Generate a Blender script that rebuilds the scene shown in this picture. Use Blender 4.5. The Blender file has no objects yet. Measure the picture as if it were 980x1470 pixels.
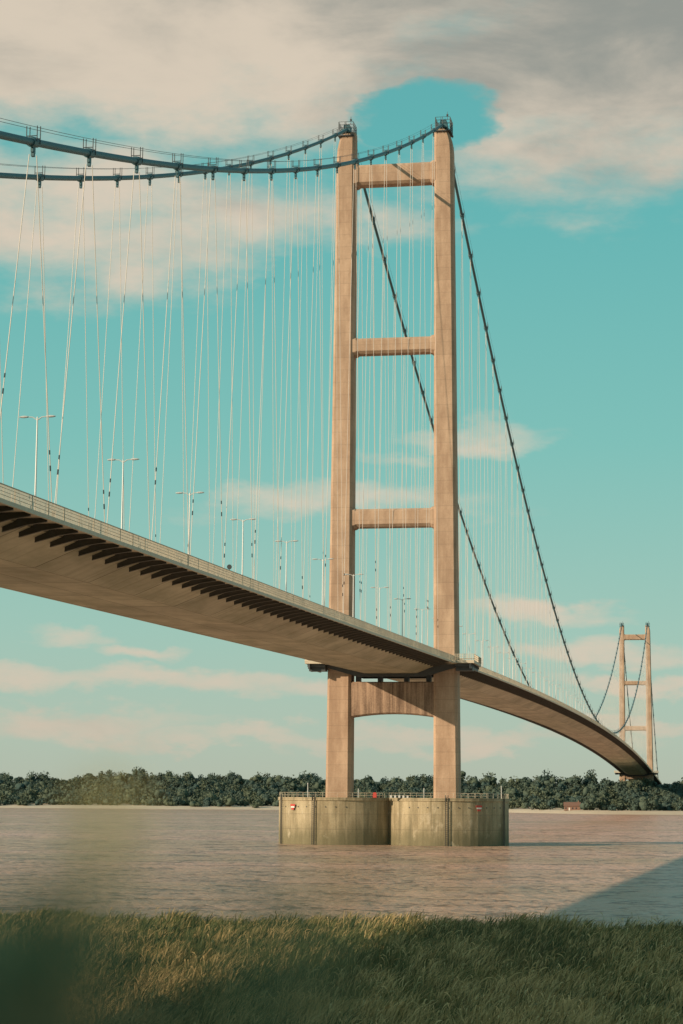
import bpy, bmesh, math, random
import numpy as np
from mathutils import Vector, Matrix
random.seed(4); rng=np.random.default_rng(7)
scene=bpy.context.scene
R=math.radians

# ------------------------------------------------------------------ helpers
def link(o,parent=None):
    scene.collection.objects.link(o)
    if parent is not None: o.parent=parent
    return o
def empty(name):
    e=bpy.data.objects.new(name,None); e.empty_display_size=1; return link(e)

class MB:
    def __init__(s): s.v=[]; s.f=[]; s.uv=None
    def add(s,vs,fs):
        n=len(s.v); s.v.extend([tuple(p) for p in vs]); s.f.extend([tuple(i+n for i in f) for f in fs])
    def hexa(s,p):
        s.add(p,[(0,3,2,1),(4,5,6,7),(0,1,5,4),(1,2,6,5),(2,3,7,6),(3,0,4,7)])
    def loft(s,rings,cap=True,closed=True):
        n=len(rings[0]); base=len(s.v)
        for r in rings: s.v.extend([tuple(p) for p in r])
        for i in range(len(rings)-1):
            for j in range(n if closed else n-1):
                a=base+i*n+j; b=base+i*n+(j+1)%n
                s.f.append((a,b,b+n,a+n))
        if cap:
            s.f.append(tuple(base+j for j in reversed(range(n))))
            s.f.append(tuple(base+(len(rings)-1)*n+j for j in range(n)))
    def tube(s,pts,r,n=6,cap=True):
        pts=[Vector(p) for p in pts]; rings=[]
        rr=r if isinstance(r,(list,tuple)) else [r]*len(pts)
        for i,p in enumerate(pts):
            t=(pts[min(i+1,len(pts)-1)]-pts[max(i-1,0)]).normalized()
            up=Vector((0,0,1)) if abs(t.z)<.9 else Vector((0,1,0))
            a=t.cross(up).normalized(); b=a.cross(t).normalized()
            rings.append([p+(a*math.cos(2*math.pi*k/n)+b*math.sin(2*math.pi*k/n))*rr[i] for k in range(n)])
        s.loft(rings,cap)
    def obj(s,name,mat,parent=None,smooth=False):
        me=bpy.data.meshes.new(name); me.from_pydata(s.v,[],s.f); me.update()
        bm=bmesh.new(); bm.from_mesh(me); bmesh.ops.recalc_face_normals(bm,faces=bm.faces); bm.to_mesh(me); bm.free()
        if smooth:
            me.polygons.foreach_set('use_smooth',[True]*len(me.polygons))
        me.materials.append(mat)
        o=bpy.data.objects.new(name,me); return link(o,parent)

def fast_obj(name,verts,polys,mat,parent=None,attr=None,smooth=False):
    me=bpy.data.meshes.new(name)
    me.vertices.add(len(verts)); me.vertices.foreach_set('co',np.asarray(verts,np.float32).ravel())
    loops=np.concatenate([p.ravel() for p in polys]); tot=np.concatenate([np.full(len(p),p.shape[1]) for p in polys])
    start=np.concatenate([[0],np.cumsum(tot)[:-1]])
    me.loops.add(len(loops)); me.loops.foreach_set('vertex_index',loops.astype(np.int32))
    me.polygons.add(len(tot)); me.polygons.foreach_set('loop_start',start.astype(np.int32))
    try: me.polygons.foreach_set('loop_total',tot.astype(np.int32))
    except Exception: pass
    if smooth: me.polygons.foreach_set('use_smooth',np.ones(len(tot),bool))
    if attr is not None:
        a=me.attributes.new('tint','FLOAT','POINT'); a.data.foreach_set('value',np.asarray(attr,np.float32))
    me.update(calc_edges=True)
    me.materials.append(mat)
    return link(bpy.data.objects.new(name,me),parent)

class NT:
    def __init__(s,tree): s.t=tree; s.n=tree.nodes; s.l=tree.links
    def node(s,typ,**kw):
        n=s.n.new(typ)
        for k,v in kw.items(): setattr(n,k,v)
        return n
    def put(s,sock,val):
        if isinstance(val,bpy.types.NodeSocket): s.l.new(val,sock)
        elif val is not None: sock.default_value=val
    def m(s,op,a,b=None,c=None,clamp=False):
        n=s.node('ShaderNodeMath',operation=op,use_clamp=clamp)
        s.put(n.inputs[0],a); s.put(n.inputs[1],b)
        if c is not None: s.put(n.inputs[2],c)
        return n.outputs[0]
    def mix(s,f,a,b,blend='MIX'):
        n=s.node('ShaderNodeMix',data_type='RGBA',blend_type=blend)
        s.put(n.inputs[0],f); s.put(n.inputs[6],a); s.put(n.inputs[7],b); return n.outputs[2]
    def sm(s,x,lo,hi,a=0.,b=1.):
        n=s.node('ShaderNodeMapRange',interpolation_type='SMOOTHSTEP')
        s.put(n.inputs[0],x); n.inputs[1].default_value=lo; n.inputs[2].default_value=hi
        n.inputs[3].default_value=a; n.inputs[4].default_value=b; return n.outputs[0]
    def noise(s,vec,scale,detail=4,rough=.5,dist=0,out=0):
        n=s.node('ShaderNodeTexNoise'); s.put(n.inputs['Vector'],vec)
        n.inputs['Scale'].default_value=scale; n.inputs['Detail'].default_value=detail
        n.inputs['Roughness'].default_value=rough; n.inputs['Distortion'].default_value=dist
        return n.outputs[out]
    def comb(s,x,y,z=0.):
        n=s.node('ShaderNodeCombineXYZ'); s.put(n.inputs[0],x); s.put(n.inputs[1],y); s.put(n.inputs[2],z); return n.outputs[0]
    def sep(s,v):
        n=s.node('ShaderNodeSeparateXYZ'); s.put(n.inputs[0],v); return n.outputs
    def vm(s,op,a,b=None,out=0):
        n=s.node('ShaderNodeVectorMath',operation=op); s.put(n.inputs[0],a); s.put(n.inputs[1],b); return n.outputs[out]
    def scl(s,v,x,y,z):
        n=s.node('ShaderNodeVectorMath',operation='MULTIPLY'); s.put(n.inputs[0],v); n.inputs[1].default_value=(x,y,z); return n.outputs[0]
    def pos(s): return s.node('ShaderNodeNewGeometry').outputs['Position']
    def bump(s,h,strength,dist):
        n=s.node('ShaderNodeBump'); n.inputs['Strength'].default_value=strength; n.inputs['Distance'].default_value=dist
        s.put(n.inputs['Height'],h); return n.outputs[0]
def C(r,g,b): return (r,g,b,1.)
def newmat(name):
    m=bpy.data.materials.new(name); m.use_nodes=True; nt=NT(m.node_tree)
    bs=m.node_tree.nodes['Principled BSDF']; return m,nt,bs
def simple(name,col,rough=.6,metal=0.,var=.25,scale=.5):
    m,nt,bs=newmat(name)
    f=nt.noise(nt.pos(),scale,3,.6)
    c=nt.mix(f,C(*[x*(1-var) for x in col]),C(*[min(1,x*(1+var)) for x in col]))
    nt.put(bs.inputs['Base Color'],c); bs.inputs['Roughness'].default_value=rough; bs.inputs['Metallic'].default_value=metal
    return m

def concrete(name,c1,c2,lift=2.9,stain=None,streak=.35,joint=.22,lvar=.05):
    m,nt,bs=newmat(name); p=nt.pos()
    x,y,z=nt.sep(p)
    n1=nt.noise(nt.scl(p,1,1,.35),.35,6,.6)
    n2=nt.noise(nt.scl(p,1,1,.05),1.3,4,.6)
    n3=nt.noise(p,3.,4,.7)
    f=nt.m('ADD',nt.m('MULTIPLY',n1,.8-streak),nt.m('ADD',nt.m('MULTIPLY',n2,streak),nt.m('MULTIPLY',n3,.2)))
    f=nt.sm(f,.36,.70)
    c=nt.mix(f,C(*c1),C(*c2))
    zz=nt.m('DIVIDE',z,lift); cell=nt.m('FLOOR',zz); fr=nt.m('FRACT',zz)
    wn=nt.node('ShaderNodeTexWhiteNoise',noise_dimensions='1D'); nt.put(wn.inputs['W'],cell)
    c=nt.mix(1.,c,nt.mix(wn.outputs[0],C(1-lvar,1-lvar,1-lvar),C(1+lvar,1+lvar,1+lvar)),'MULTIPLY')
    j=nt.m('LESS_THAN',fr,.05); c=nt.mix(nt.m('MULTIPLY',j,joint),c,C(.12,.09,.07))
    if stain:
        s=nt.sm(nt.m('ADD',z,nt.m('MULTIPLY',nt.m('SUBTRACT',nt.noise(nt.scl(p,1,1,.2),.6,5,.6),.5),7.)),stain[0],stain[1],1.,0.)
        c=nt.mix(nt.m('MULTIPLY',s,.75),c,C(*stain[2]))
        drip=nt.sm(nt.noise(nt.scl(p,1,1,.05),.6,5,.75),.50,.66)
        c=nt.mix(nt.m('MULTIPLY',drip,.5),c,C(.10,.095,.055))
        pale=nt.sm(nt.noise(nt.scl(p,1,1,.6),.3,4,.7,),.56,.68)
        c=nt.mix(nt.m('MULTIPLY',pale,.5),c,C(.56,.49,.36))
    nt.put(bs.inputs['Base Color'],c); bs.inputs['Roughness'].default_value=.85
    nt.put(bs.inputs['Normal'],nt.bump(n3,.3,.08))
    return m

M_conc=concrete('tower_concrete',(.35,.232,.156),(.56,.40,.28),streak=.22)
M_beam=concrete('beam_concrete',(.14,.09,.06),(.52,.365,.255),50,None,.55)
M_pier=concrete('pier_concrete',(.24,.195,.115),(.50,.42,.275),3.3,stain=(1.,5.2,(.125,.115,.06)),joint=.3)
M_cable=simple('cable_paint',(.045,.125,.15),.5,0,.25,1.5)
M_dark=simple('dark_steel',(.06,.07,.075),.55,0,.3,1.)
M_hang=simple('hanger_steel',(.68,.61,.54),.5,0,.15,.3)
M_rail=simple('railing_steel',(.54,.47,.36),.6,0,.2,1.5)
M_galv=simple('galvanised_steel',(.62,.62,.60),.45,.2,.12,2.)
M_brk=simple('bracket_steel',(.07,.065,.055),.6,0,.25,.7)
M_asph=simple('asphalt',(.05,.05,.052),.9,0,.2,3.)
M_red=simple('red_paint',(.50,.06,.045),.5,0,.15,2.)
M_white=simple('white_paint',(.74,.72,.67),.5,0,.08,2.)
M_glass=simple('dark_glass',(.03,.04,.05),.15,0,.2,2.)
M_brick=simple('brick',(.26,.15,.11),.85,0,.3,2.)
M_tile=simple('roof_tile',(.20,.11,.08),.8,0,.3,2.)

# ------------------------------------------------------------------ bridge frame
TX,TY=12.,473.; th=R(10.17); ax,ay=math.sin(th),math.cos(th); px,py=ay,-ax
SPAN=1410.
def P(s,o,z): return Vector((TX+ax*s+px*o,TY+ay*s+py*o,z))
def hdeck(s):
    if s<0: h=40.7+.0205*s
    elif s<=SPAN: h=40.7+.0198*s-1.69e-5*s*s
    else: h=40.7+.0198*SPAN-1.69e-5*SPAN**2-.0278*(s-SPAN)
    return h+.25
def zroad(s): return hdeck(s)-.4
def zcab(s):
    if s<=0: return 165.3+.417*s+2.95e-4*s*s
    if s<=SPAN:
        t=s/SPAN; return 165.3-4*117.5*t*(1-t)
    t=(s-SPAN)/280.; return 165.3+(27-165.3)*t-4*6*t*(1-t)
CO=11.2
bridge=empty('suspension_bridge')
def lbox(mb,s0,s1,o0,o1,z0,z1):
    mb.hexa([P(s0,o0,z0),P(s1,o0,z0),P(s1,o1,z0),P(s0,o1,z0),P(s0,o0,z1),P(s1,o0,z1),P(s1,o1,z1),P(s0,o1,z1)])

def lerp(a,b,t): return a+(b-a)*t
def legp(z):
    t=(z-10)/154.; return lerp(12.15,11.4,t),lerp(2.8,2.1,t),lerp(2.9,2.3,t)
def tower(sc,zb,parent):
    mb=MB()
    for sd in (-1,1):
        rings=[]
        zs=[zb]+[zb+(158-zb)*k/12 for k in range(1,13)]+[160,161.6,162.8,163.6,164]
        for z in zs:
            oc,wo,hs=legp(max(z,10)); c=.55
            cut=0
            if z>158: cut=2.1*(1-math.sqrt(max(0,1-((z-158)/6.)**2)))
            o_in,o_out=-wo,wo-cut; hs2=hs-cut*.25
            ring=[]
            for (uo,us) in [(o_in+c,-hs2),(o_out-c,-hs2),(o_out,-hs2+c),(o_out,hs2-c),(o_out-c,hs2),(o_in+c,hs2),(o_in,hs2-c),(o_in,-hs2+c)]:
                ring.append(P(sc+us,sd*(oc+uo),z))
            rings.append(ring)
        mb.loft(rings)
    mb.obj('legs',M_conc,parent)
    mb=MB()
    def beam(z0,z1,dep,arch=0.,round_=.6):
        rings=[]
        oi=legp((z0+z1)/2)[0]-1.0
        for k in range(13):
            t=-1+2*k/12; o=t*oi; a=arch*(t*t)
            b0=z0-a; c=round_; h=dep/2
            rings.append([P(sc-h,o,b0+c),P(sc-h,o,z1-c),P(sc-h+c,o,z1),P(sc+h-c,o,z1),P(sc+h,o,z1-c),P(sc+h,o,b0+c),P(sc+h-c,o,b0),P(sc-h+c,o,b0)])
        mb.loft(rings)
    beam(151.2,156.0,3.9); beam(111.2,114.8,4.1); beam(71.1,75.2,4.3)
    for z0,z1 in ((151.2,156.0),(111.2,114.8),(71.1,75.2)):
        for sd in (-1,1):
            oc,wo,hs=legp((z0+z1)/2); oi=oc-wo; h=2.35
            rings=[]
            for k,(do,g) in enumerate(((-.9,.02),(-.5,.3),(.3,.42))):
                o=sd*(oi+do); hh=(z1-z0)/2; zc=(z0+z1)/2; c=.7
                H2=hh+g; W2=h-.25+g*.3
                rings.append([P(sc-W2,o,zc-H2+c),P(sc-W2,o,zc+H2-c),P(sc-W2+c,o,zc+H2),P(sc+W2-c,o,zc+H2),P(sc+W2,o,zc+H2-c),P(sc+W2,o,zc-H2+c),P(sc+W2-c,o,zc-H2),P(sc-W2+c,o,zc-H2)])
            mb.loft(rings)
    mb.obj('portal_beams',M_conc,parent)
    mb=MB(); beam(28.9,36.0,4.6,1.1,.25); mb.obj('lower_portal_beam',M_beam,parent)
    mb=MB(); ml=MB()
    for sd in (-1,1):
        oc=11.35*sd
        lbox(mb,sc-2.4,sc+2.4,oc-1.0,oc+1.0,163.8,164.6)
        lbox(mb,sc-1.5,sc+1.5,oc-.7,oc+.7,164.6,165.9)
        for (ds,do) in [(-2.4,-1.7),(-2.4,1.7),(2.4,-1.7),(2.4,1.7),(0,1.7),(0,-1.7),(-2.4,0),(2.4,0),(-1.2,1.7),(1.2,1.7),(-1.2,-1.7),(1.2,-1.7)]:
            ml.tube([P(sc+ds,oc+do,162.6),P(sc+ds,oc+do,166.3)],.07,4)
        for z in (164.9,165.6,166.3):
            ml.tube([P(sc-2.4,oc-1.7,z),P(sc+2.4,oc-1.7,z),P(sc+2.4,oc+1.7,z),P(sc-2.4,oc+1.7,z),P(sc-2.4,oc-1.7,z)],.05,4)
        lbox(ml,sc-2.6,sc+2.6,oc-1.9,oc+1.9,162.9,163.1)
        ml.tube([P(sc-.8,oc+.9,166),P(sc-.8,oc+.9,168)],.05,4); ml.tube([P(sc+1.2,oc-.9,166),P(sc+1.2,oc-.9,167.5)],.05,4)
        lbox(ml,sc-1.0,sc-.6,oc+.7,oc+1.1,167.0,167.4)
    mb.obj('cable_saddles',M_cable,parent); ml.obj('top_platform_railing',M_dark,parent)
    z=zroad(sc); mp=MB(); mr=MB(); md=MB()
    for sd in (-1,1):
        lbox(mp,sc-7.2,sc+7.2,sd*15.0,sd*19.0,z-.75,z-.1)
        lbox(mp,sc-8.6,sc-3.75,sd*11.2,sd*14.98,z-.8,z-.12)
        lbox(mp,sc+3.75,sc+8.6,sd*11.2,sd*14.98,z-.8,z-.12)
        for k in range(5):
            s0=sc-6+3*k; lbox(md,s0-.15,s0+.15,sd*14.6,sd*18.6,z-1.4,z-.76)
        lbox(md,sc-7,sc+7,sd*17.9,sd*18.3,z-1.9,z-.77)
        lbox(md,sc-5.2,sc-2.4,sd*14.7,sd*18.4,z-2.3,z-1.0)
        pts=[P(sc-7.2,sd*14.6,0),P(sc-7.2,sd*19,0),P(sc+7.2,sd*19,0),P(sc+7.2,sd*14.6,0)]
        for a,b in zip(pts[:-1],pts[1:]):
            n=int((b-a).length/.35)
            for i in range(n+1):
                q=a.lerp(b,i/n); q0=Vector((q.x,q.y,z-.1)); q1=Vector((q.x,q.y,z+1.2)); mr.tube([q0,q1],.04,3,False)
        for zz in (z+.3,z+.75,z+1.2): mr.tube([Vector((q.x,q.y,zz)) for q in pts],.06,4)
    mp.obj('walkway_platform',M_rail,parent); mr.obj('platform_railing',M_rail,parent)
    for s0 in (-3.9,3.6):
        rings=[]
        for s in (sc+s0-.35,sc+s0+.65):
            rings.append([P(s,o,z+dz) for o,dz in [(-14.6,-.6),(-14.6,-1.5),(-7.6,-3.5),(7.6,-3.5),(14.6,-1.5),(14.6,-.6)]])
        md.loft(rings)
    for o in (-8,-3,3,8): lbox(md,sc-1.,sc+1.,o-.5,o+.5,35.9,z-.8)
    md.obj('bearing_frame',M_dark,parent)

t1=empty('near_tower'); t1.parent=bridge; tower(0,10.1,t1)
t2=empty('far_tower'); t2.parent=bridge; tower(SPAN,1.0,t2)

RC=13.6; D=12.15
def fig8(r,z,n=40):
    a0=math.acos(D/r); pts=[]
    for i in range(n+1):
        a=a0+(2*math.pi-2*a0)*i/n
        pts.append(P(r*math.sin(a),-D+r*math.cos(a),z))
    for i in range(1,n):
        a=-math.pi+a0+(2*math.pi-2*a0)*i/n
        pts.append(P(r*math.sin(a),D+r*math.cos(a),z))
    return pts
mb=MB(); mb.loft([fig8(RC,-4),fig8(RC,9.55),fig8(RC+.22,9.6),fig8(RC+.22,10.25)]); pier=mb.obj('caisson_pier',M_pier,bridge)
def ringpt(sd,adeg,r,z):
    a=R(adeg); return P(-r*math.cos(a),sd*D+r*math.sin(a),z)
mb=MB()
for sd,a in ((-1,-14.2),(1,6.7),(-1,-58),(1,70)):
    for da in (-1.2,1.2): mb.tube([ringpt(sd,a+da,RC+.35,-.5),ringpt(sd,a+da,RC+.35,10.9)],.09,5)
    for k in range(24):
        z=.3+k*.44; mb.tube([ringpt(sd,a-1.2,RC+.35,z),ringpt(sd,a+1.2,RC+.35,z)],.04,4)
mb.obj('access_ladders',M_brk,pier)
mb=MB()
for sd,a0,a1 in ((-1,-60,20),(1,-30,75)):
    a=a0
    while a<a1:
        mb.tube([ringpt(sd,a,RC-.2,8.2),ringpt(sd,a,RC+.12,8.2)],.13,6); a+=9.5
mb.obj('scuppers',M_dark,pier)
mb=MB(); f0=fig8(RC-.1,0,44)
def railing(mb,pts,z,h,r=.03):
    for i in range(len(pts)):
        a=pts[i]; b=pts[(i+1)%len(pts)]
        mb.tube([Vector((a.x,a.y,z)),Vector((a.x,a.y,z+h))],r,4,False)
        for q in (.5,1.): mb.tube([Vector((a.x,a.y,z+h*q)),Vector((b.x,b.y,z+h*q))],r*.8,4,False)
railing(mb,f0,10.2,1.1); mb.obj('pier_railing',M_rail,pier)
mb=MB(); lbox(mb,-10.6,-9.8,-2.9,-2.1,10.26,11.2); lbox(mb,-10.5,-9.9,-2.8,-2.2,11.2,11.4); mb.obj('red_cabinet',M_red,pier)
mb=MB(); mb.tube([P(-11.5,-17.2,10.2),P(-11.5,-17.2,13.4)],.1,5); mb.tube([P(-11.2,-6,10.2),P(-11.2,-6,12.2)],.1,5)
mb.tube([P(-10,8.3,10.2),P(-10,8.3,12.4)],.1,5); mb.tube([P(-3,24.5,10.2),P(-3,24.5,13)],.1,5)
for k in range(5): lbox(mb,-11.3+.1*k,-10.9+.1*k,1+k*.9,1.4+k*.9,10.26,10.8)
mb.obj('navigation_light_posts',M_galv,pier)
def sign(sd,adeg,nm):
    e=empty(nm); 
    def pl(a0,a1,z0,z1,r,mat,name):
        mb=MB(); rings=[]
        for z in (z0,z1):
            rings.append([ringpt(sd,a0,r,z),ringpt(sd,a1,r,z),ringpt(sd,a1,r+.1,z),ringpt(sd,a0,r+.1,z)])
        mb.loft(rings); mb.obj(name,mat,e)
    pl(adeg-3.,adeg+3.,8.3,8.75,RC+.3,M_red,'heading'); pl(adeg-2.3,adeg+2.3,7.95,8.28,RC+.3,M_white,'panel')
    pl(adeg-1.6,adeg+1.6,7.5,7.93,RC+.3,M_red,'lower_panel')
sign(-1,-37.4,'warning_sign'); sign(1,36.7,'warning_sign')

# deck ----------------------------------------------------------------
m,nt,bs=newmat('deck_underside_paint'); 
uv=nt.node('ShaderNodeUVMap',uv_map='UVMap').outputs[0]; u,v,_=nt.sep(uv)
base=nt.mix(nt.sm(nt.noise(nt.scl(uv,.6,1.6,1),.12,5,.65),.3,.7),C(.36,.335,.235),C(.58,.53,.40))
streak=nt.sm(nt.noise(nt.scl(uv,2.2,.12,1),.5,4,.6),.48,.7); base=nt.mix(nt.m('MULTIPLY',streak,.4),base,C(.22,.19,.12))
fr=nt.m('FRACT',nt.m('DIVIDE',u,18.08)); j=nt.m('LESS_THAN',fr,.016)
fr2=nt.m('FRACT',nt.m('DIVIDE',v,5.5)); j2=nt.m('LESS_THAN',fr2,.025)
cellu=nt.m('FLOOR',nt.m('DIVIDE',u,18.08)); wn=nt.node('ShaderNodeTexWhiteNoise',noise_dimensions='1D'); nt.put(wn.inputs['W'],cellu)
base=nt.mix(1.,base,nt.mix(wn.outputs[0],C(.84,.84,.84),C(1.06,1.06,1.06)),'MULTIPLY')
base=nt.mix(nt.m('MULTIPLY',nt.m('MAXIMUM',j,j2),.7),base,C(.08,.07,.05))
nt.put(bs.inputs['Base Color'],base); bs.inputs['Roughness'].default_value=.65; bs.inputs['Specular IOR Level'].default_value=.25; M_deck=m
sec=[(-11,0),(11,0),(11.3,-.35),(11,-.6),(5.9,-2.7),(-5.9,-2.7),(-11,-.6),(-11.3,-.35)]
def srange(a,b,st):
    n=max(1,int(round((b-a)/st))); return [a+(b-a)*i/n for i in range(n+1)]
def deckseg(a,b,name):
    ss=srange(a,b,9.); V=[];F=[];UV=[]
    n=len(sec)
    for s in ss:
        z=zroad(s)
        for o,dz in sec: V.append(P(s,o,z+dz)); UV.append((s,o))
    for i in range(len(ss)-1):
        for j in range(n): F.append((i*n+j,i*n+(j+1)%n,(i+1)*n+(j+1)%n,(i+1)*n+j))
    F.append(tuple(range(n))); F.append(tuple((len(ss)-1)*n+j for j in range(n)))
    me=bpy.data.meshes.new(name); me.from_pydata([tuple(v) for v in V],[],F)
    bm=bmesh.new(); bm.from_mesh(me); bmesh.ops.recalc_face_normals(bm,faces=bm.faces); bm.to_mesh(me); bm.free()
    l=me.uv_layers.new(name='UVMap')
    for lp in me.loops: l.data[lp.index].uv=UV[lp.vertex_index]
    me.materials.append(M_deck); link(bpy.data.objects.new(name,me),bridge)
    mw=MB(); ma=MB(); mk=MB(); mr=MB()
    for sd in (-1,1):
        mw.loft([[P(s,sd*o,zroad(s)+dz) for o,dz in [(11.32,-.12),(14.25,-.12),(14.25,-.5),(14.0,-.5),(13.9,-.3),(11.34,-.3)]] for s in ss])
        mr.tube([P(s,sd*10.7,zroad(s)+.7) for s in ss],.1,4)
        mr.tube([P(s,sd*.8,zroad(s)+.7) for s in ss],.1,4)
        for dz,r in ((1.12,.06),(.85,.025),(.55,.025),(.25,.03)):
            mr.tube([P(s,sd*14.1,zroad(s)+dz) for s in ss],r,4)
    ma.loft([[P(s,o,zroad(s)+dz) for o,dz in [(-10.3,.004),(10.3,.004),(10.3,.05),(-10.3,.05)]] for s in ss])
    mm=MB()
    for o in (-9.6,-1.6,1.6,9.6): mm.loft([[P(s,o-.08,zroad(s)+.053),P(s,o+.08,zroad(s)+.053),P(s,o+.08,zroad(s)+.058),P(s,o-.08,zroad(s)+.058)] for s in ss])
    mm.obj(name+'_lane_markings',M_white,bridge)
    s=a+1.
    while s<b:
        z=zroad(s)
        for sd in (-1,1):
            pr=[(14.0,-.32),(14.0,-.6),(12.2,-.85),(9.9,-1.45),(9.9,-1.0),(11.1,-.32)]
            mk.loft([[P(s+ds,sd*o,z+dz) for o,dz in pr] for ds in (-.06,.06)])
            mk.loft([[P(s+ds,sd*o,z+dz-.02) for o,dz in [(14.0,-.6),(12.2,-.85),(9.9,-1.45),(9.9,-1.5),(12.2,-.91),(14.0,-.66)]] for ds in (-.17,.17)])
            lbox(mr,s-.06,s+.06,sd*14.05,sd*14.15,z-.2,z+1.15)
        s+=4.52
    mw.obj(name+'_walkways',M_rail,bridge); ma.obj(name+'_road',M_asph,bridge); mk.obj(name+'_brackets',M_brk,bridge); mr.obj(name+'_parapet_rails',M_rail,bridge)
    st=.24 if b<100 else .4
    sv=np.arange(a,b,st); vs=[];Q=[]
    for sd in (-1,1):
        z=np.array([zroad(x) for x in sv]); o=sd*14.1
        w=.045
        for (ds,do,zz) in [(-w,-.02,-.1),(w,-.02,-.1),(w,.02,-.1),(-w,.02,-.1),(-w,-.02,1.12),(w,-.02,1.12),(w,.02,1.12),(-w,.02,1.12)]:
            vs.append(np.stack([TX+ax*(sv+ds)+px*(o+do),TY+ay*(sv+ds)+py*(o+do),z+zz],1))
    k=len(sv); arr=np.concatenate(vs)
    for b0 in (0,8):
        idx=np.arange(k)
        for f in [(0,1,5,4),(1,2,6,5),(2,3,7,6),(3,0,4,7)]:
            Q.append(np.stack([(b0+q)*k+idx for q in f],1))
    fast_obj(name+'_balusters',arr,Q,M_rail,bridge)
deckseg(-560,-3.9,'side_span_deck'); deckseg(3.9,SPAN-3.9,'main_span_deck'); deckseg(SPAN+3.9,SPAN+300,'far_side_span_deck')
mb=MB()
for sc in (0,SPAN): lbox(mb,sc-3.88,sc+3.88,-8.9,8.9,zroad(sc)-.75,zroad(sc)-.01)
mb.obj('tower_deck_slab',M_conc,bridge)

# cables --------------------------------------------------------------
mc=MB(); mcl=MB(); mh=MB(); mf=MB(); mdm=MB()
for sd in (-1,1):
    o=sd*CO
    ss=srange(-530,-2,6)+[0]+srange(2,SPAN-2,9)+[SPAN]+srange(SPAN+2,SPAN+280,10)
    mc.tube([P(s,o,zcab(s)) for s in ss],.35,10)
    for do in (-.5,.5):
        mf.tube([P(s,o+do,zcab(s)+1.35) for s in ss],.026,3,False)
    def node(s,fine):
        z=zcab(s); d=(P(s+1,o,zcab(s+1))-P(s-1,o,zcab(s-1))).normalized(); c=P(s,o,z)
        L=.85
        mcl.tube([c-d*L,c-d*L*.95,c+d*L*.95,c+d*L],[.37,.48,.48,.37],10)
        lbox(mcl,s-.35,s+.35,o-.12,o+.12,z-1.0,z-.3)
        lbox(mcl,s-.2,s+.2,o-.14,o+.14,z-1.35,z-.9)
        for do in (-.5,.5):
            for ds in (-.45,.45):
                mf.tube([P(s+ds,o+do,z-.1),P(s+ds,o+do,zcab(s+ds)+1.5)],.045,4)
        for ds in (-.45,.45): mf.tube([P(s+ds,o-.5,z+.45),P(s+ds,o+.5,z+.45)],.045,4)
    def hanger(sa,sb,r,damp):
        a=P(sa,o,zcab(sa)-1.2); b=P(sb,o,zroad(sb)+.1)
        if a.z-b.z<.8: return
        mh.tube([a,b],r,5,False)
        if damp and a.z-b.z>20 and random.random()<.8:
            t=(a.z-b.z); dz=random.choice([3.5,5,7,8.5,10,12])
            q=b.lerp(a,dz/t); q2=b.lerp(a,(dz+.5)/t); mdm.tube([q,q2],.075,6)
            q=b.lerp(a,(dz+1.5)/t); q2=b.lerp(a,(dz+1.9)/t); mdm.tube([q,q2],.07,6)
        q=b.lerp(a,1.4/max(2,(a.z-b.z))); mdm.tube([b,q],.08,5)
    sp=530/31.
    for k in range(1,31):
        s=-sp*k
        if zcab(s)-zroad(s)<2: continue
        node(s,1)
        hanger(s+sp*.06,s+sp*.5,.043,True); hanger(s-sp*.06,s-sp*.5,.043,True)
    sp=SPAN/78
    for k in range(1,78):
        s=sp*k; node(s,0)
        hanger(s+.5,s+sp*.5,.055,False); hanger(s-.5,s-sp*.5,.055,False)
    sp=280/16
    for k in range(1,15):
        s=SPAN+sp*k; node(s,0); hanger(s+.5,s+sp*.5,.05,False); hanger(s-.5,s-sp*.5,.05,False)
mc.obj('main_cables',M_cable,bridge,True); mcl.obj('cable_clamps',M_cable,bridge); mf.obj('hand_ropes',M_dark,bridge)
mh.obj('hangers',M_hang,bridge); mdm.obj('hanger_sockets',M_dark,bridge)
mb=MB(); mb.loft([[P(s,o,z) for s,o in ((-575-e,-18-e),(-525+e,-18-e),(-525+e,18+e),(-575-e,18+e))] for z,e in ((-1,3),(24,0))]); mb.obj('anchorage',M_conc,bridge)

# street lamps ---------------------------------------------------------
mb=MB()
H=15.2
mb.tube([(0,0,0),(0,0,1.2),(0,0,1.25),(0,0,H)],[.2,.2,.13,.075],8)
for sd in (-1,1):
    mb.tube([(0,0,H-.35),(sd*.5,0,H-.02),(sd*1.1,0,H+.02)],.06,6)
    a=[]
    for x,w,h in ((.95,.06,.05),(1.15,.17,.11),(1.5,.2,.14),(1.85,.17,.1),(2.05,.05,.04)):
        a.append([(sd*x,w*math.cos(t),H+.03+h*math.sin(t)) for t in [2*math.pi*k/8 for k in range(8)]])
    mb.loft(a)
lo=mb.obj('street_lamp',M_galv); lme=lo.data
k=0
for i in range(-8,50):
    s=-254+33.35*i
    if s<-540 or s>1680 or min(abs(s),abs(s-SPAN))<4: continue
    o=lo if k==0 else link(bpy.data.objects.new('street_lamp',lme))
    o.location=P(s,0,zroad(s)); o.rotation_euler=(0,0,-th); k+=1
e=empty('road_sign'); mb=MB(); s=-221; c=P(s,13.7,zroad(s)); mb.tube([c,c+Vector((0,0,1.7))],.05,6); mb.obj('post',M_dark,e)
mb=MB(); mb.tube([c+Vector((0,-.05,1.7)),c+Vector((0,.03,1.7))],.3,16); mb.obj('disc',M_dark,e)

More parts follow.
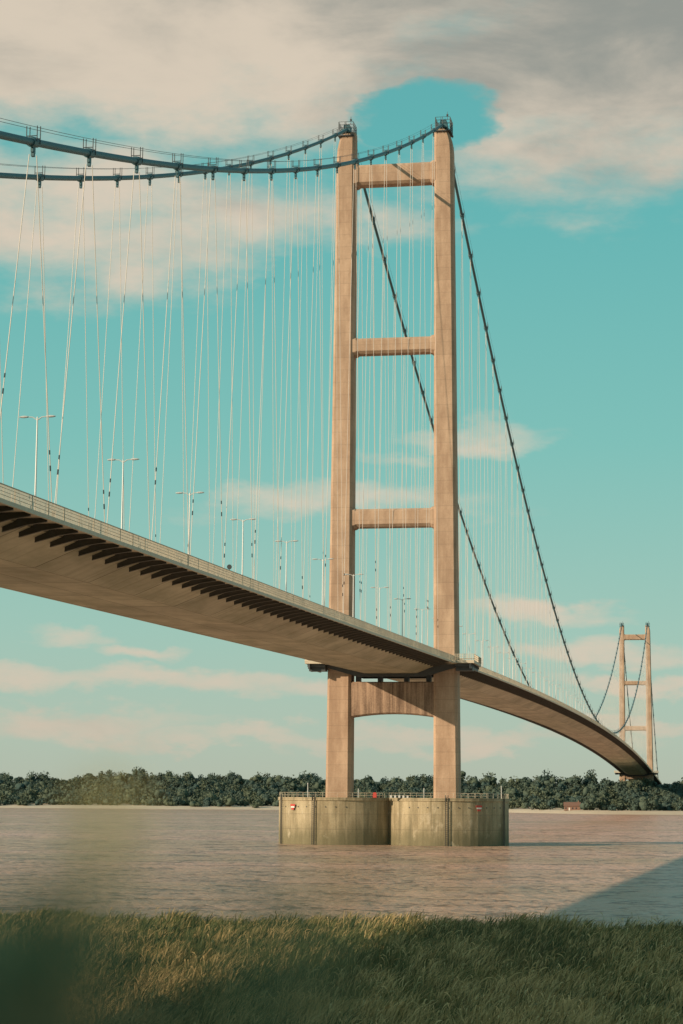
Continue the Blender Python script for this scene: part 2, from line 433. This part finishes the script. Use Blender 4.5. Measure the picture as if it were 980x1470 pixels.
# ------------------------------------------------------------------ terrain
def shoreY(x):
    t=np.clip((x-40)/160,0,1); t=t*t*(3-2*t)
    return 1835-t*300+14*np.sin(x*.013)+6*np.sin(x*.05)
def edgeY(x): return 157-.16*x+2.2*np.sin(x*.21)+1.3*np.sin(x*.53+1)
def sst(a,b,x):
    t=np.clip((x-a)/(b-a),0,1); return t*t*(3-2*t)
def hill(x): return 26+4*np.sin(x*.006+1.5)-5*sst(-150,60,x)+2*sst(150,400,x)+2.2*np.sin(x*.021)+1.3*np.sin(x*.057+2)
def terr(x,y):
    z=8.4-7.9*sst(1.5,46,y)
    z=z-3.5*sst(0,14,y-edgeY(x))
    sh=shoreY(x)
    z=z+3*sst(-10,10,y-sh)+2.6*sst(5,50,y-sh)+hill(x)*sst(60,420,y-sh)
    z=z+.18*np.sin(x*.7+y*.3)*np.sin(y*.45)*(y<170)
    return z
xs=np.concatenate([[-9000,-5000,-3000,-1800],np.arange(-1100,-200,20),np.arange(-200,-70,8),np.arange(-70,70,1.5),np.arange(70,200,6),np.arange(200,1200,20),[1800,3000,5000,9000]])
ys=np.concatenate([[-3000,-800,-300,-120,-60,-30,-15,-6,-2],np.arange(0,60,2.5),np.arange(60,180,1.5),[190,220,300,500,900,1300],np.arange(1420,1900,7.),np.arange(1900,2400,20),[2500,2800,3400,4500,6500,9000,14000]])
X,Y=np.meshgrid(xs,ys); Z=terr(X,Y)
nx,ny=len(xs),len(ys); I=np.arange(nx*ny).reshape(ny,nx)
Fq=np.stack([I[:-1,:-1].ravel(),I[:-1,1:].ravel(),I[1:,1:].ravel(),I[1:,:-1].ravel()],1)
m,nt,bs=newmat('ground_soil'); p=nt.pos(); x,y,z=nt.sep(p)
n=nt.noise(p,.5,4,.65)
near=nt.mix(n,C(.04,.045,.022),C(.11,.10,.05))
sand=nt.mix(nt.noise(p,.06,4,.6),C(.48,.38,.27),C(.68,.56,.43))
far=nt.mix(nt.noise(p,.05,5,.7),C(.03,.05,.04),C(.07,.095,.06))
f=nt.sm(nt.m('ADD',z,nt.m('MULTIPLY',nt.noise(p,.03,4,.6),1.6)),4.6,5.9)
farc=nt.mix(f,sand,far)
nt.put(bs.inputs['Base Color'],nt.mix(nt.m('GREATER_THAN',y,900.),near,farc)); bs.inputs['Roughness'].default_value=.95
fast_obj('ground',np.stack([X.ravel(),Y.ravel(),Z.ravel()],1),[Fq],m,smooth=True)

# water ------------------------------------------------------------------
m,nt,bs=newmat('muddy_river_water'); p=nt.pos(); x,y,z=nt.sep(p)
w0=nt.noise(nt.scl(p,.6,.55,1),.22,4,.62,.6)
w1=nt.noise(nt.scl(p,1,.6,1),.75,4,.6,.4); w3=nt.noise(nt.scl(p,1,.4,1),.06,3,.55)
hgt=nt.m('ADD',nt.m('MULTIPLY',w0,1.1),nt.m('ADD',nt.m('MULTIPLY',w1,.4),nt.m('MULTIPLY',w3,1.2)))
bmp=nt.bump(hgt,1.,.8)
big=nt.noise(nt.scl(p,.3,1,1),.012,5,.65)
east=nt.m('MULTIPLY',nt.sm(x,-40.,160.),.3)
col=nt.mix(nt.sm(nt.m('ADD',big,nt.m('MULTIPLY',nt.m('SUBTRACT',east,.1),.4)),.38,.66),C(.52,.355,.24),C(.72,.43,.335))
rip_shade=nt.sm(nt.m('ADD',nt.m('MULTIPLY',w0,.5),nt.m('MULTIPLY',w1,.5)),.40,.51); col=nt.mix(rip_shade,C(.24,.155,.11),col)  # darkens wave troughs: ripple shading painted into the diffuse colour besides the bump
dif=nt.node('ShaderNodeBsdfDiffuse'); nt.put(dif.inputs[0],col); nt.put(dif.inputs['Normal'],bmp)
gl=nt.node('ShaderNodeBsdfGlossy'); gl.inputs['Roughness'].default_value=.12; nt.put(gl.inputs['Normal'],bmp)
gl.inputs['Color'].default_value=C(.62,.80,.92)
fr=nt.node('ShaderNodeFresnel'); fr.inputs['IOR'].default_value=1.33; nt.put(fr.inputs['Normal'],bmp)
mx=nt.node('ShaderNodeMixShader'); nt.put(mx.inputs[0],nt.m('ADD',.04,nt.m('MULTIPLY',fr.outputs[0],.34))); nt.l.new(dif.outputs[0],mx.inputs[1]); nt.l.new(gl.outputs[0],mx.inputs[2])
nt.l.new(mx.outputs[0],m.node_tree.nodes['Material Output'].inputs['Surface'])
mb=MB(); mb.add([(-9000,60,0),(9000,60,0),(9000,2300,0),(-9000,2300,0)],[(0,1,2,3)]); mb.obj('river_water',m)

# far trees -----------------------------------------------------------------
bm=bmesh.new(); bmesh.ops.create_icosphere(bm,subdivisions=2,radius=1); icoV=np.array([v.co[:] for v in bm.verts]); icoF=np.array([[v.index for v in f.verts] for f in bm.faces]); bm.free()
V=[];T=[];Qd=[];A=[];nv=0
def addtree(x,y,zb,h,r,nleaf,nb):
    global nv
    base=rng.random()
    for b in range(nb):
        c=np.array([x+rng.normal()*r*.42,y+rng.normal()*r*.3,zb+h*(.32+.40*rng.random())]); rr=r*(.32+.2*rng.random())
        v=icoV*(1+.8*(rng.random((len(icoV),1))-.5))*rr*np.array([1,1,1.])+c
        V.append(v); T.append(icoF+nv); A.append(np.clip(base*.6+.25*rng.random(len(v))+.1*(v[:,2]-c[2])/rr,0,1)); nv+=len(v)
    d=rng.normal(size=(nleaf,3)); d/=np.linalg.norm(d,axis=1)[:,None]
    c=np.array([x,y,zb+h*.55])+d*np.array([r,r,h*.48])*(.45+.6*rng.random((nleaf,1)))
    s=.4+.75*rng.random((nleaf,1)); a=rng.normal(size=(nleaf,3)); a/=np.linalg.norm(a,axis=1)[:,None]; b2=np.cross(a,rng.normal(size=(nleaf,3))); b2/=np.linalg.norm(b2,axis=1)[:,None]
    q=np.stack([c-a*s,c-b2*s*.8,c+a*s,c+b2*s*.8],1).reshape(-1,3)
    V.append(q); Qd.append(np.arange(nleaf*4).reshape(-1,4)+nv); A.append(np.repeat(np.clip(base*.65+.35*rng.random(nleaf),0,1),4)); nv+=nleaf*4
for x in np.arange(-450,560,8.8):
    dy=44.
    while dy<330:
        xx=x+rng.normal()*4; yy=float(shoreY(xx))+dy+rng.normal()*6
        dcur=dy; dy+=14+dy*.025
        grove=math.sin(xx*.035+1)*math.sin(xx*.011+yy*.02)
        if dcur<60 and rng.random()<.45: continue
        big_=rng.random()<.16
        h=6.5+6*rng.random()+2.5*grove+(4.5 if big_ else 0); r=3.2+2.6*rng.random()+(2 if big_ else 0)
        if dcur<70: h*=.7
        zb=float(terr(np.array(xx),np.array(yy)))-1
        sl_=(yy-TY)/ay; off=abs(xx-(TX+ax*sl_)); 
        if off<19 and zb+h>zroad(SPAN)-6: h=max(4.,zroad(SPAN)-6-zb)
        if off<19 and zb>zroad(SPAN)-9: continue
        if off<17 and abs(yy-(TY+ay*SPAN))<8: continue
        if abs(xx-177)<10 and dcur<75: continue
        addtree(xx,yy,zb,h,r,140 if not big_ else 210,3 if not big_ else 5)
m,nt,bs=newmat('hazed_distant_foliage'); at=nt.node('ShaderNodeAttribute',attribute_name='tint').outputs['Fac']
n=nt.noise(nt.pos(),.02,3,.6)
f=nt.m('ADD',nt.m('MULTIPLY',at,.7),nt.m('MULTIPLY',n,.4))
c=nt.mix(nt.sm(f,.1,1.),C(.045,.082,.082),C(.115,.135,.085)); nt.put(bs.inputs['Base Color'],c); bs.inputs['Roughness'].default_value=.9  # bluish, lightened leaf colours: distance haze is painted into the base colour
bs.inputs['Specular IOR Level'].default_value=.05
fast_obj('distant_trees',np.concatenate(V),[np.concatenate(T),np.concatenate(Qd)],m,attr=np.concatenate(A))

def house(x,y,rot,w,d,h,wallmat,nm):
    e=empty(nm); z=float(terr(np.array(float(x)),np.array(float(y)))); e.location=(x,y,z-.3); e.rotation_euler=(0,0,rot)
    mb=MB(); mb.loft([[(-w,-d,0),(w,-d,0),(w,d,0),(-w,d,0)],[(-w,-d,h),(w,-d,h),(w,d,h),(-w,d,h)]])
    mb.add([(-w,-d,h),(-w,d,h),(-w,0,h+d*.75),(w,-d,h),(w,d,h),(w,0,h+d*.75)],[(0,1,2),(3,5,4)]); mb.obj('walls',wallmat,e)
    mb=MB(); t=d*.75
    for sd in (-1,1): mb.hexa([(-w-.5,sd*(d+.5),h-.37),(w+.5,sd*(d+.5),h-.37),(w+.5,0,h+t),(-w-.5,0,h+t),(-w-.5,sd*(d+.5),h-.1),(w+.5,sd*(d+.5),h-.1),(w+.5,0,h+t+.3),(-w-.5,0,h+t+.3)])
    mb.obj('roof',M_tile,e)
    mb=MB()
    for k in range(int(w*2/2.6)):
        xx=-w+1.3+2.6*k
        if k==1: continue
        mb.hexa([(xx-.5,-d-.05,1.1),(xx+.5,-d-.05,1.1),(xx+.5,-d+.1,1.1),(xx-.5,-d+.1,1.1),(xx-.5,-d-.05,2.3),(xx+.5,-d-.05,2.3),(xx+.5,-d+.1,2.3),(xx-.5,-d+.1,2.3)])
    mb.obj('windows',M_glass,e)
    mb=MB(); xx=-w+3.9; mb.hexa([(xx-.5,-d-.06,0),(xx+.5,-d-.06,0),(xx+.5,-d+.1,0),(xx-.5,-d+.1,0),(xx-.5,-d-.06,2.1),(xx+.5,-d-.06,2.1),(xx+.5,-d+.1,2.1),(xx-.5,-d+.1,2.1)]); mb.obj('door',M_white,e)
    mb=MB(); mb.hexa([(w-1.6,-.5,h+1),(w-.8,-.5,h+1),(w-.8,.5,h+1),(w-1.6,.5,h+1),(w-1.6,-.5,h+t+1.4),(w-.8,-.5,h+t+1.4),(w-.8,.5,h+t+1.4),(w-1.6,.5,h+t+1.4)]); mb.obj('chimney',M_brick,e)
house(177,float(shoreY(177.))+48,-.1,6.,3.2,3.6,M_brick,'brick_house')

# reeds -----------------------------------------------------------------------
N=165000
u=rng.random(N); yy=62+102*u**1.3
xx=(rng.random(N)*2-1)*(.19*yy+8)
def clumpf(x,y): return np.sin(x*.35+np.sin(y*.21)*2)*np.sin(y*.17+np.cos(x*.19)*2)
tc=rng.random((9000,2)); tcy=62+102*tc[:,0]**1.3; tcx=(tc[:,1]*2-1)*(.19*tcy+8)
ti=rng.integers(0,9000,N); use=rng.random(N)<.62
xx=np.where(use,tcx[ti]+rng.normal(size=N)*.28,xx); yy=np.where(use,tcy[ti]+rng.normal(size=N)*.3,yy)
tt_g=rng.normal(size=9000)[ti]*use; tt_h=rng.normal(size=9000)[ti]*use
keep=(yy<edgeY(xx)+1.5)&(yy>60); xx=xx[keep]; yy=yy[keep]; tt_g=tt_g[keep]; tt_h=tt_h[keep]; N=len(xx)
clump=clumpf(xx,yy)
cl2=np.sin(xx*1.3+yy*.9)*np.sin(yy*.8-xx*.5)
gold=sst(-.45,1.0,.45*clump+.3*cl2+.4*rng.normal(size=N)+.38*tt_g+.5*sst(125,75,yy)+.1*sst(-10,10,xx)-.08)
h=(.95+.55*rng.random(N)+.25*clump+.15*cl2+.2*tt_h)*np.clip((edgeY(xx)+4-yy)/8,.35,1)
h=np.clip(h,.25,2.3)
ang=rng.random(N)*6.283
lean=(.12+.6*rng.random(N))*h
lx=np.cos(rng.normal(size=N)*.8+.2)*lean; ly=np.sin(rng.normal(size=N)*1.2)*lean*.6
zb=terr(xx,yy)-.05
w=.015+.02*rng.random(N)+.00012*yy
lev=[(0,1.,0),(.45,.9,.22),(.8,.6,.62),(1.,.08,1.1)]
vs=np.zeros((N,8,3)); tint=np.zeros((N,8))
wx=np.cos(ang)*w; wy=np.sin(ang)*w*.5
for i,(t,ww,l) in enumerate(lev):
    zz=zb+h*(t-.12*l*l*.6)
    for k,sg in enumerate((-1,1)):
        vs[:,2*i+k,0]=xx+lx*l+sg*wx*ww; vs[:,2*i+k,1]=yy+ly*l+sg*wy*ww; vs[:,2*i+k,2]=zz
        tint[:,2*i+k]=np.clip(gold*(.15+.85*t)+.1*(t-.5)+.06*rng.random(N),0,1)
b=(np.arange(N)*8)[:,None]
Q=np.concatenate([b+np.array([[0,1,3,2]]),b+np.array([[2,3,5,4]]),b+np.array([[4,5,7,6]])])
# seed stems: upright to drooping, random direction, size and droop
K=7500; ky=62+82*rng.random(K)**1.4; kx=(rng.random(K)*2-1)*(.19*ky+6)
cl=clumpf(kx,ky)+.5*sst(-6,8,kx)
sel=(cl+.9*rng.normal(size=K))>.35; kx=kx[sel]; ky=ky[sel]; K=len(kx)
kh=1.2+1.0*rng.random(K); kz=terr(kx,ky); sc_=.15+.9*rng.random(K)**1.6; dr=np.cos(rng.random(K)*6.283)*sc_+.25*sc_; ydr=rng.normal(size=K)*.35
droop=rng.random(K)**1.5
pq=[];n0=N*8
prof=[(0,0,.008),(.08,.5,.008),(.22,.8,.009),(.42,.95,.014),(.65,1.03,.026),(.88,1.06,.024),(1.05,1.05,.006)]
arr=np.zeros((K,14,3)); kw=.7+.6*rng.random(K)
for i,(l,t,ww) in enumerate(prof):
    for k,sg in enumerate((-1,1)):
        tt=t-droop*.35*max(0,l-.35)**1.3*sc_*2
        arr[:,2*i+k,0]=kx+dr*l*.8+sg*ww*kw*.6; arr[:,2*i+k,1]=ky+ydr*l; arr[:,2*i+k,2]=kz+kh*tt+sg*ww*kw*.6*np.sign(dr)*-1
b=(np.arange(K)*14)[:,None]+n0
for i in range(6): pq.append(b+np.array([[2*i,2*i+1,2*i+3,2*i+2]]))
ktint=np.repeat(np.clip(.72+.6*(rng.random(K)-.5),0,1)[:,None],14,1); ktint[:,:6]*=.7
allv=np.concatenate([vs.reshape(-1,3),arr.reshape(-1,3)]); allt=np.concatenate([tint.ravel(),ktint.ravel()])
m,nt,bs=newmat('reed_leaf'); at=nt.node('ShaderNodeAttribute',attribute_name='tint').outputs['Fac']
g=nt.mix(nt.sm(nt.noise(nt.pos(),.18,3,.6),.35,.65),C(.05,.078,.03),C(.15,.155,.055))
c=nt.mix(nt.sm(at,.15,.95),g,C(.64,.45,.21)); nt.put(bs.inputs['Base Color'],c); bs.inputs['Roughness'].default_value=.6
bs.inputs['Specular IOR Level'].default_value=.2
fast_obj('reed_grass',allv,[Q]+pq,m,attr=allt)

# foreground shrub, close to the lens, rooted on the bank --------------------
def leafmat(name,a,b,tr=.4):
    m,nt,bs=newmat(name); c=nt.mix(nt.noise(nt.pos(),14.,2,.5),C(*a),C(*b)); nt.put(bs.inputs['Base Color'],c); bs.inputs['Roughness'].default_value=.6
    t=nt.node('ShaderNodeBsdfTranslucent'); nt.put(t.inputs[0],c); mx=nt.node('ShaderNodeMixShader'); mx.inputs[0].default_value=tr
    nt.l.new(bs.outputs[0],mx.inputs[1]); nt.l.new(t.outputs[0],mx.inputs[2]); nt.l.new(mx.outputs[0],m.node_tree.nodes['Material Output'].inputs['Surface']); return m
M_leaf=leafmat('shrub_leaf',(.012,.045,.028),(.035,.095,.045)); M_leaf2=leafmat('yellow_flower',(.62,.53,.22),(.8,.64,.30)); M_stem=leafmat('shrub_stem',(.07,.08,.04),(.12,.12,.06),.1)
shrub=empty('leafy_shrub')
ml=MB(); msx=MB(); my=MB()
def leaf(mb,c,d,L,W):
    d=d.normalized(); sdv=d.cross(Vector((random.random()-.5,random.random()-.5,1))).normalized(); n=d.cross(sdv)
    mb.add([c,c+d*L*.3+sdv*W,c+d*L*.7+sdv*W*.8-n*L*.04,c+d*L-n*L*.1,c+d*L*.7-sdv*W*.8-n*L*.04,c+d*L*.3-sdv*W],[(0,1,2,3),(0,3,4,5)])
def stem(x,y,ztop,n,L,W,mb=ml,frac=.3):
    root=Vector((x*1.5-.1,y+random.uniform(-.05,.1),8.35)); top=Vector((x,y,ztop))
    pts=[root.lerp(top,t)+Vector((.04*math.sin(3*t)*(1-t),0,0)) for t in (0,.25,.5,.75,1)]
    msx.tube(pts,[.005,.004,.003,.002,.001],5)
    for i in range(n):
        t=1-frac*(i/n); q=root.lerp(top,t); a=i*2.4
        leaf(mb,q,Vector((math.cos(a),math.sin(a),.45+.5*random.random())),L*random.uniform(.7,1.2),W*random.uniform(.8,1.2))
for i in range(30):        # dense lower-left mass
    y=random.uniform(.6,.95); u=-.20+.13*random.random()**1.3; tp=-.050-max(0,u+.15)*.45
    stem(u*y,y,10+(tp+random.uniform(-.014,.008)-.03)*y,20,.042,.012)
for i in range(11):         # sparse leaves reaching right
    y=random.uniform(.5,.75); u=random.uniform(-.17,.0); stem(u*y,y,10+(-.055-.02*random.random())*y,5,.03,.006,ml,.03)
for i in range(4):
    y=random.uniform(.5,.6); u=(.0,.035,.065,.1)[i]; stem(u*y,y,10+(-.054+.004*random.random())*y,1,.02,.003,ml,.01)
for (u,e_,y,n_) in ((-.112,.004,.85,6),(-.106,-.001,.82,6),(-.117,-.007,.85,5),(-.110,-.013,.8,4)):
    stem(u*y,y,10+e_*y,n_,.015,.0042,my,.012)
stem(-.117*.7,.7,10-.028,4,.02,.005,my,.012); stem(-.125*.7,.7,10-.036,5,.025,.006,ml,.012)
ml.obj('leaves',M_leaf,shrub); msx.obj('stems',M_stem,shrub); my.obj('flower_heads',M_leaf2,shrub)

# ------------------------------------------------------------------ sun + sky
EL=R(20.3); PH=R(62)
tr=Vector((math.sin(PH)*math.cos(EL),math.cos(PH)*math.cos(EL),-math.sin(EL)))
sl=bpy.data.lights.new('sun','SUN'); sl.energy=5.0; sl.angle=R(.5); sl.color=(1.,.79,.56)
so=link(bpy.data.objects.new('sun',sl)); so.rotation_euler=tr.to_track_quat('-Z','Y').to_euler(); so.location=(-60,-60,80)

world=bpy.data.worlds.new('World'); scene.world=world; world.use_nodes=True
try: world.cycles.sampling_method='NONE'
except Exception as ex: print(ex)
W=NT(world.node_tree); bg=world.node_tree.nodes['Background']; outn=world.node_tree.nodes['World Output']
sky=W.node('ShaderNodeTexSky'); sky.sky_type='NISHITA'; sky.sun_disc=False; sky.sun_elevation=EL; sky.sun_rotation=R(180+62); sky.air_density=1.; sky.dust_density=1.2; sky.ozone_density=1.5
gen=W.node('ShaderNodeTexCoord').outputs['Generated']
dx,dy,dz=W.sep(gen)
az=W.m('ARCTAN2',dx,dy); el=W.m('ARCSINE',dz); ae=W.comb(az,el)
F=3015.
wn=W.noise(W.scl(ae,9,20,0),1.4,5,.6,0,1)
wv=W.vm('ADD',ae,W.vm('MULTIPLY',W.vm('SUBTRACT',wn,(.5,.5,.5)),(.085,.05,0)))
def blobval(cx,cy,rx,ry):
    cu=(cx-490)/F; cv=.1356+(735-cy)/F
    q=W.vm('MULTIPLY',W.vm('SUBTRACT',wv,(cu,cv,0)),(F/rx,F/ry,0))
    return W.vm('DOT_PRODUCT',q,q,out=1)
blobs=[(200,30,720,215,1.3),(850,90,340,225,1.1),(100,335,430,110,.66),(430,340,120,70,.38),(600,330,60,40,.3),
(480,728,230,26,.42),(700,622,100,16,.25),(550,655,60,14,.3),(765,868,130,20,.55),(190,935,60,14,.5),(90,914,70,18,.5),
(260,982,360,22,.6),(110,1045,220,22,.6),(880,925,150,22,.65),(905,975,150,16,.6),(420,1062,260,13,.45),(680,1060,220,12,.45),(900,1035,160,12,.5)]
field=None
for cx,cy,rx,ry,wg in blobs:
    d=blobval(cx,cy,rx,ry)
    n_=W.node('ShaderNodeMath',operation='MULTIPLY_ADD'); W.put(n_.inputs[0],d); n_.inputs[1].default_value=-wg; n_.inputs[2].default_value=wg
    field=n_.outputs[0] if field is None else W.m('MAXIMUM',field,n_.outputs[0])
field=W.m('MAXIMUM',field,-1.)
for cx,cy,rx,ry,wg in ((610,180,120,60,1.0),(470,395,70,60,.45)):
    d=blobval(cx,cy,rx,ry)
    t=W.m('MAXIMUM',W.m('SUBTRACT',1.,d),0.)
    field=W.m('SUBTRACT',field,W.m('MULTIPLY',W.m('MULTIPLY',t,W.m('SUBTRACT',2.,t)),wg))
gn=W.noise(W.scl(ae,1.6,4.,0),1.5,4,.55)
out_=W.m('MAXIMUM',W.sm(W.m('ABSOLUTE',az),.22,.34),W.sm(el,.40,.5))
g2=W.m('SUBTRACT',W.m('MULTIPLY',W.m('SUBTRACT',gn,.5),5.),W.m('MULTIPLY',W.m('SUBTRACT',1.,out_),3.))
field=W.m('MAXIMUM',field,g2)
n1=W.noise(W.scl(ae,11.,26.,0),1.3,7,.58)
ff=W.m('ADD',field,W.m('MULTIPLY',W.m('SUBTRACT',n1,.5),2.2))
mask=W.sm(ff,-.3,.9)
ramp=W.node('ShaderNodeValToRGB'); W.put(ramp.inputs[0],W.m('DIVIDE',el,.6)); cr=ramp.color_ramp
cr.elements[0].position=0.; cr.elements[0].color=C(.48,.52,.42); cr.elements[1].position=1.; cr.elements[1].color=C(.08,.28,.33)
for p_,c_ in ((.05,C(.44,.55,.45)),(.13,C(.35,.57,.48)),(.28,C(.21,.54,.48)),(.46,C(.13,.48,.46)),(.65,C(.105,.42,.42))):
    e_=cr.elements.new(p_); e_.color=c_
n2=W.noise(W.scl(ae,6.,15.,0),1.6,7,.6,.3)
lightc=C(.78,.64,.49); grey=C(.33,.315,.265)
dens=W.m('ADD',W.sm(W.m('ADD',el,W.m('MULTIPLY',az,.45)),.27,.45),W.m('MULTIPLY',W.m('SUBTRACT',n2,.5),2.2))
cc=W.mix(W.sm(dens,-.1,1.15),lightc,grey)
hz=W.sm(el,.02,.14)
cc=W.mix(hz,W.mix(.4,cc,C(.52,.45,.38)),cc)
skyc=W.mix(W.m('MULTIPLY',mask,.93),ramp.outputs[0],cc)
bg.inputs['Strength'].default_value=.1; W.l.new(sky.outputs[0],bg.inputs['Color'])
bg2=W.node('ShaderNodeBackground'); W.l.new(skyc,bg2.inputs['Color']); bg2.inputs['Strength'].default_value=1.
ms=W.node('ShaderNodeMixShader'); ms.inputs[0].default_value=.9; W.l.new(bg.outputs[0],ms.inputs[1]); W.l.new(bg2.outputs[0],ms.inputs[2]); W.l.new(ms.outputs[0],outn.inputs['Surface'])

# ------------------------------------------------------------------ camera
cam=bpy.data.cameras.new('camera'); cam.sensor_fit='VERTICAL'; cam.sensor_height=36; cam.sensor_width=24; cam.lens=36*3015/1470
cam.clip_start=.05; cam.clip_end=30000
cam.dof.use_dof=True; cam.dof.focus_distance=200; cam.dof.aperture_fstop=2.0
co=link(bpy.data.objects.new('camera',cam))
co.matrix_world=Matrix.Translation((0,0,10))@Matrix.Rotation(R(97.77),4,'X')@Matrix.Rotation(R(.4),4,'Z')
scene.camera=co
scene.view_settings.view_transform='Standard'; scene.view_settings.look='None'; scene.view_settings.exposure=0
print('done')
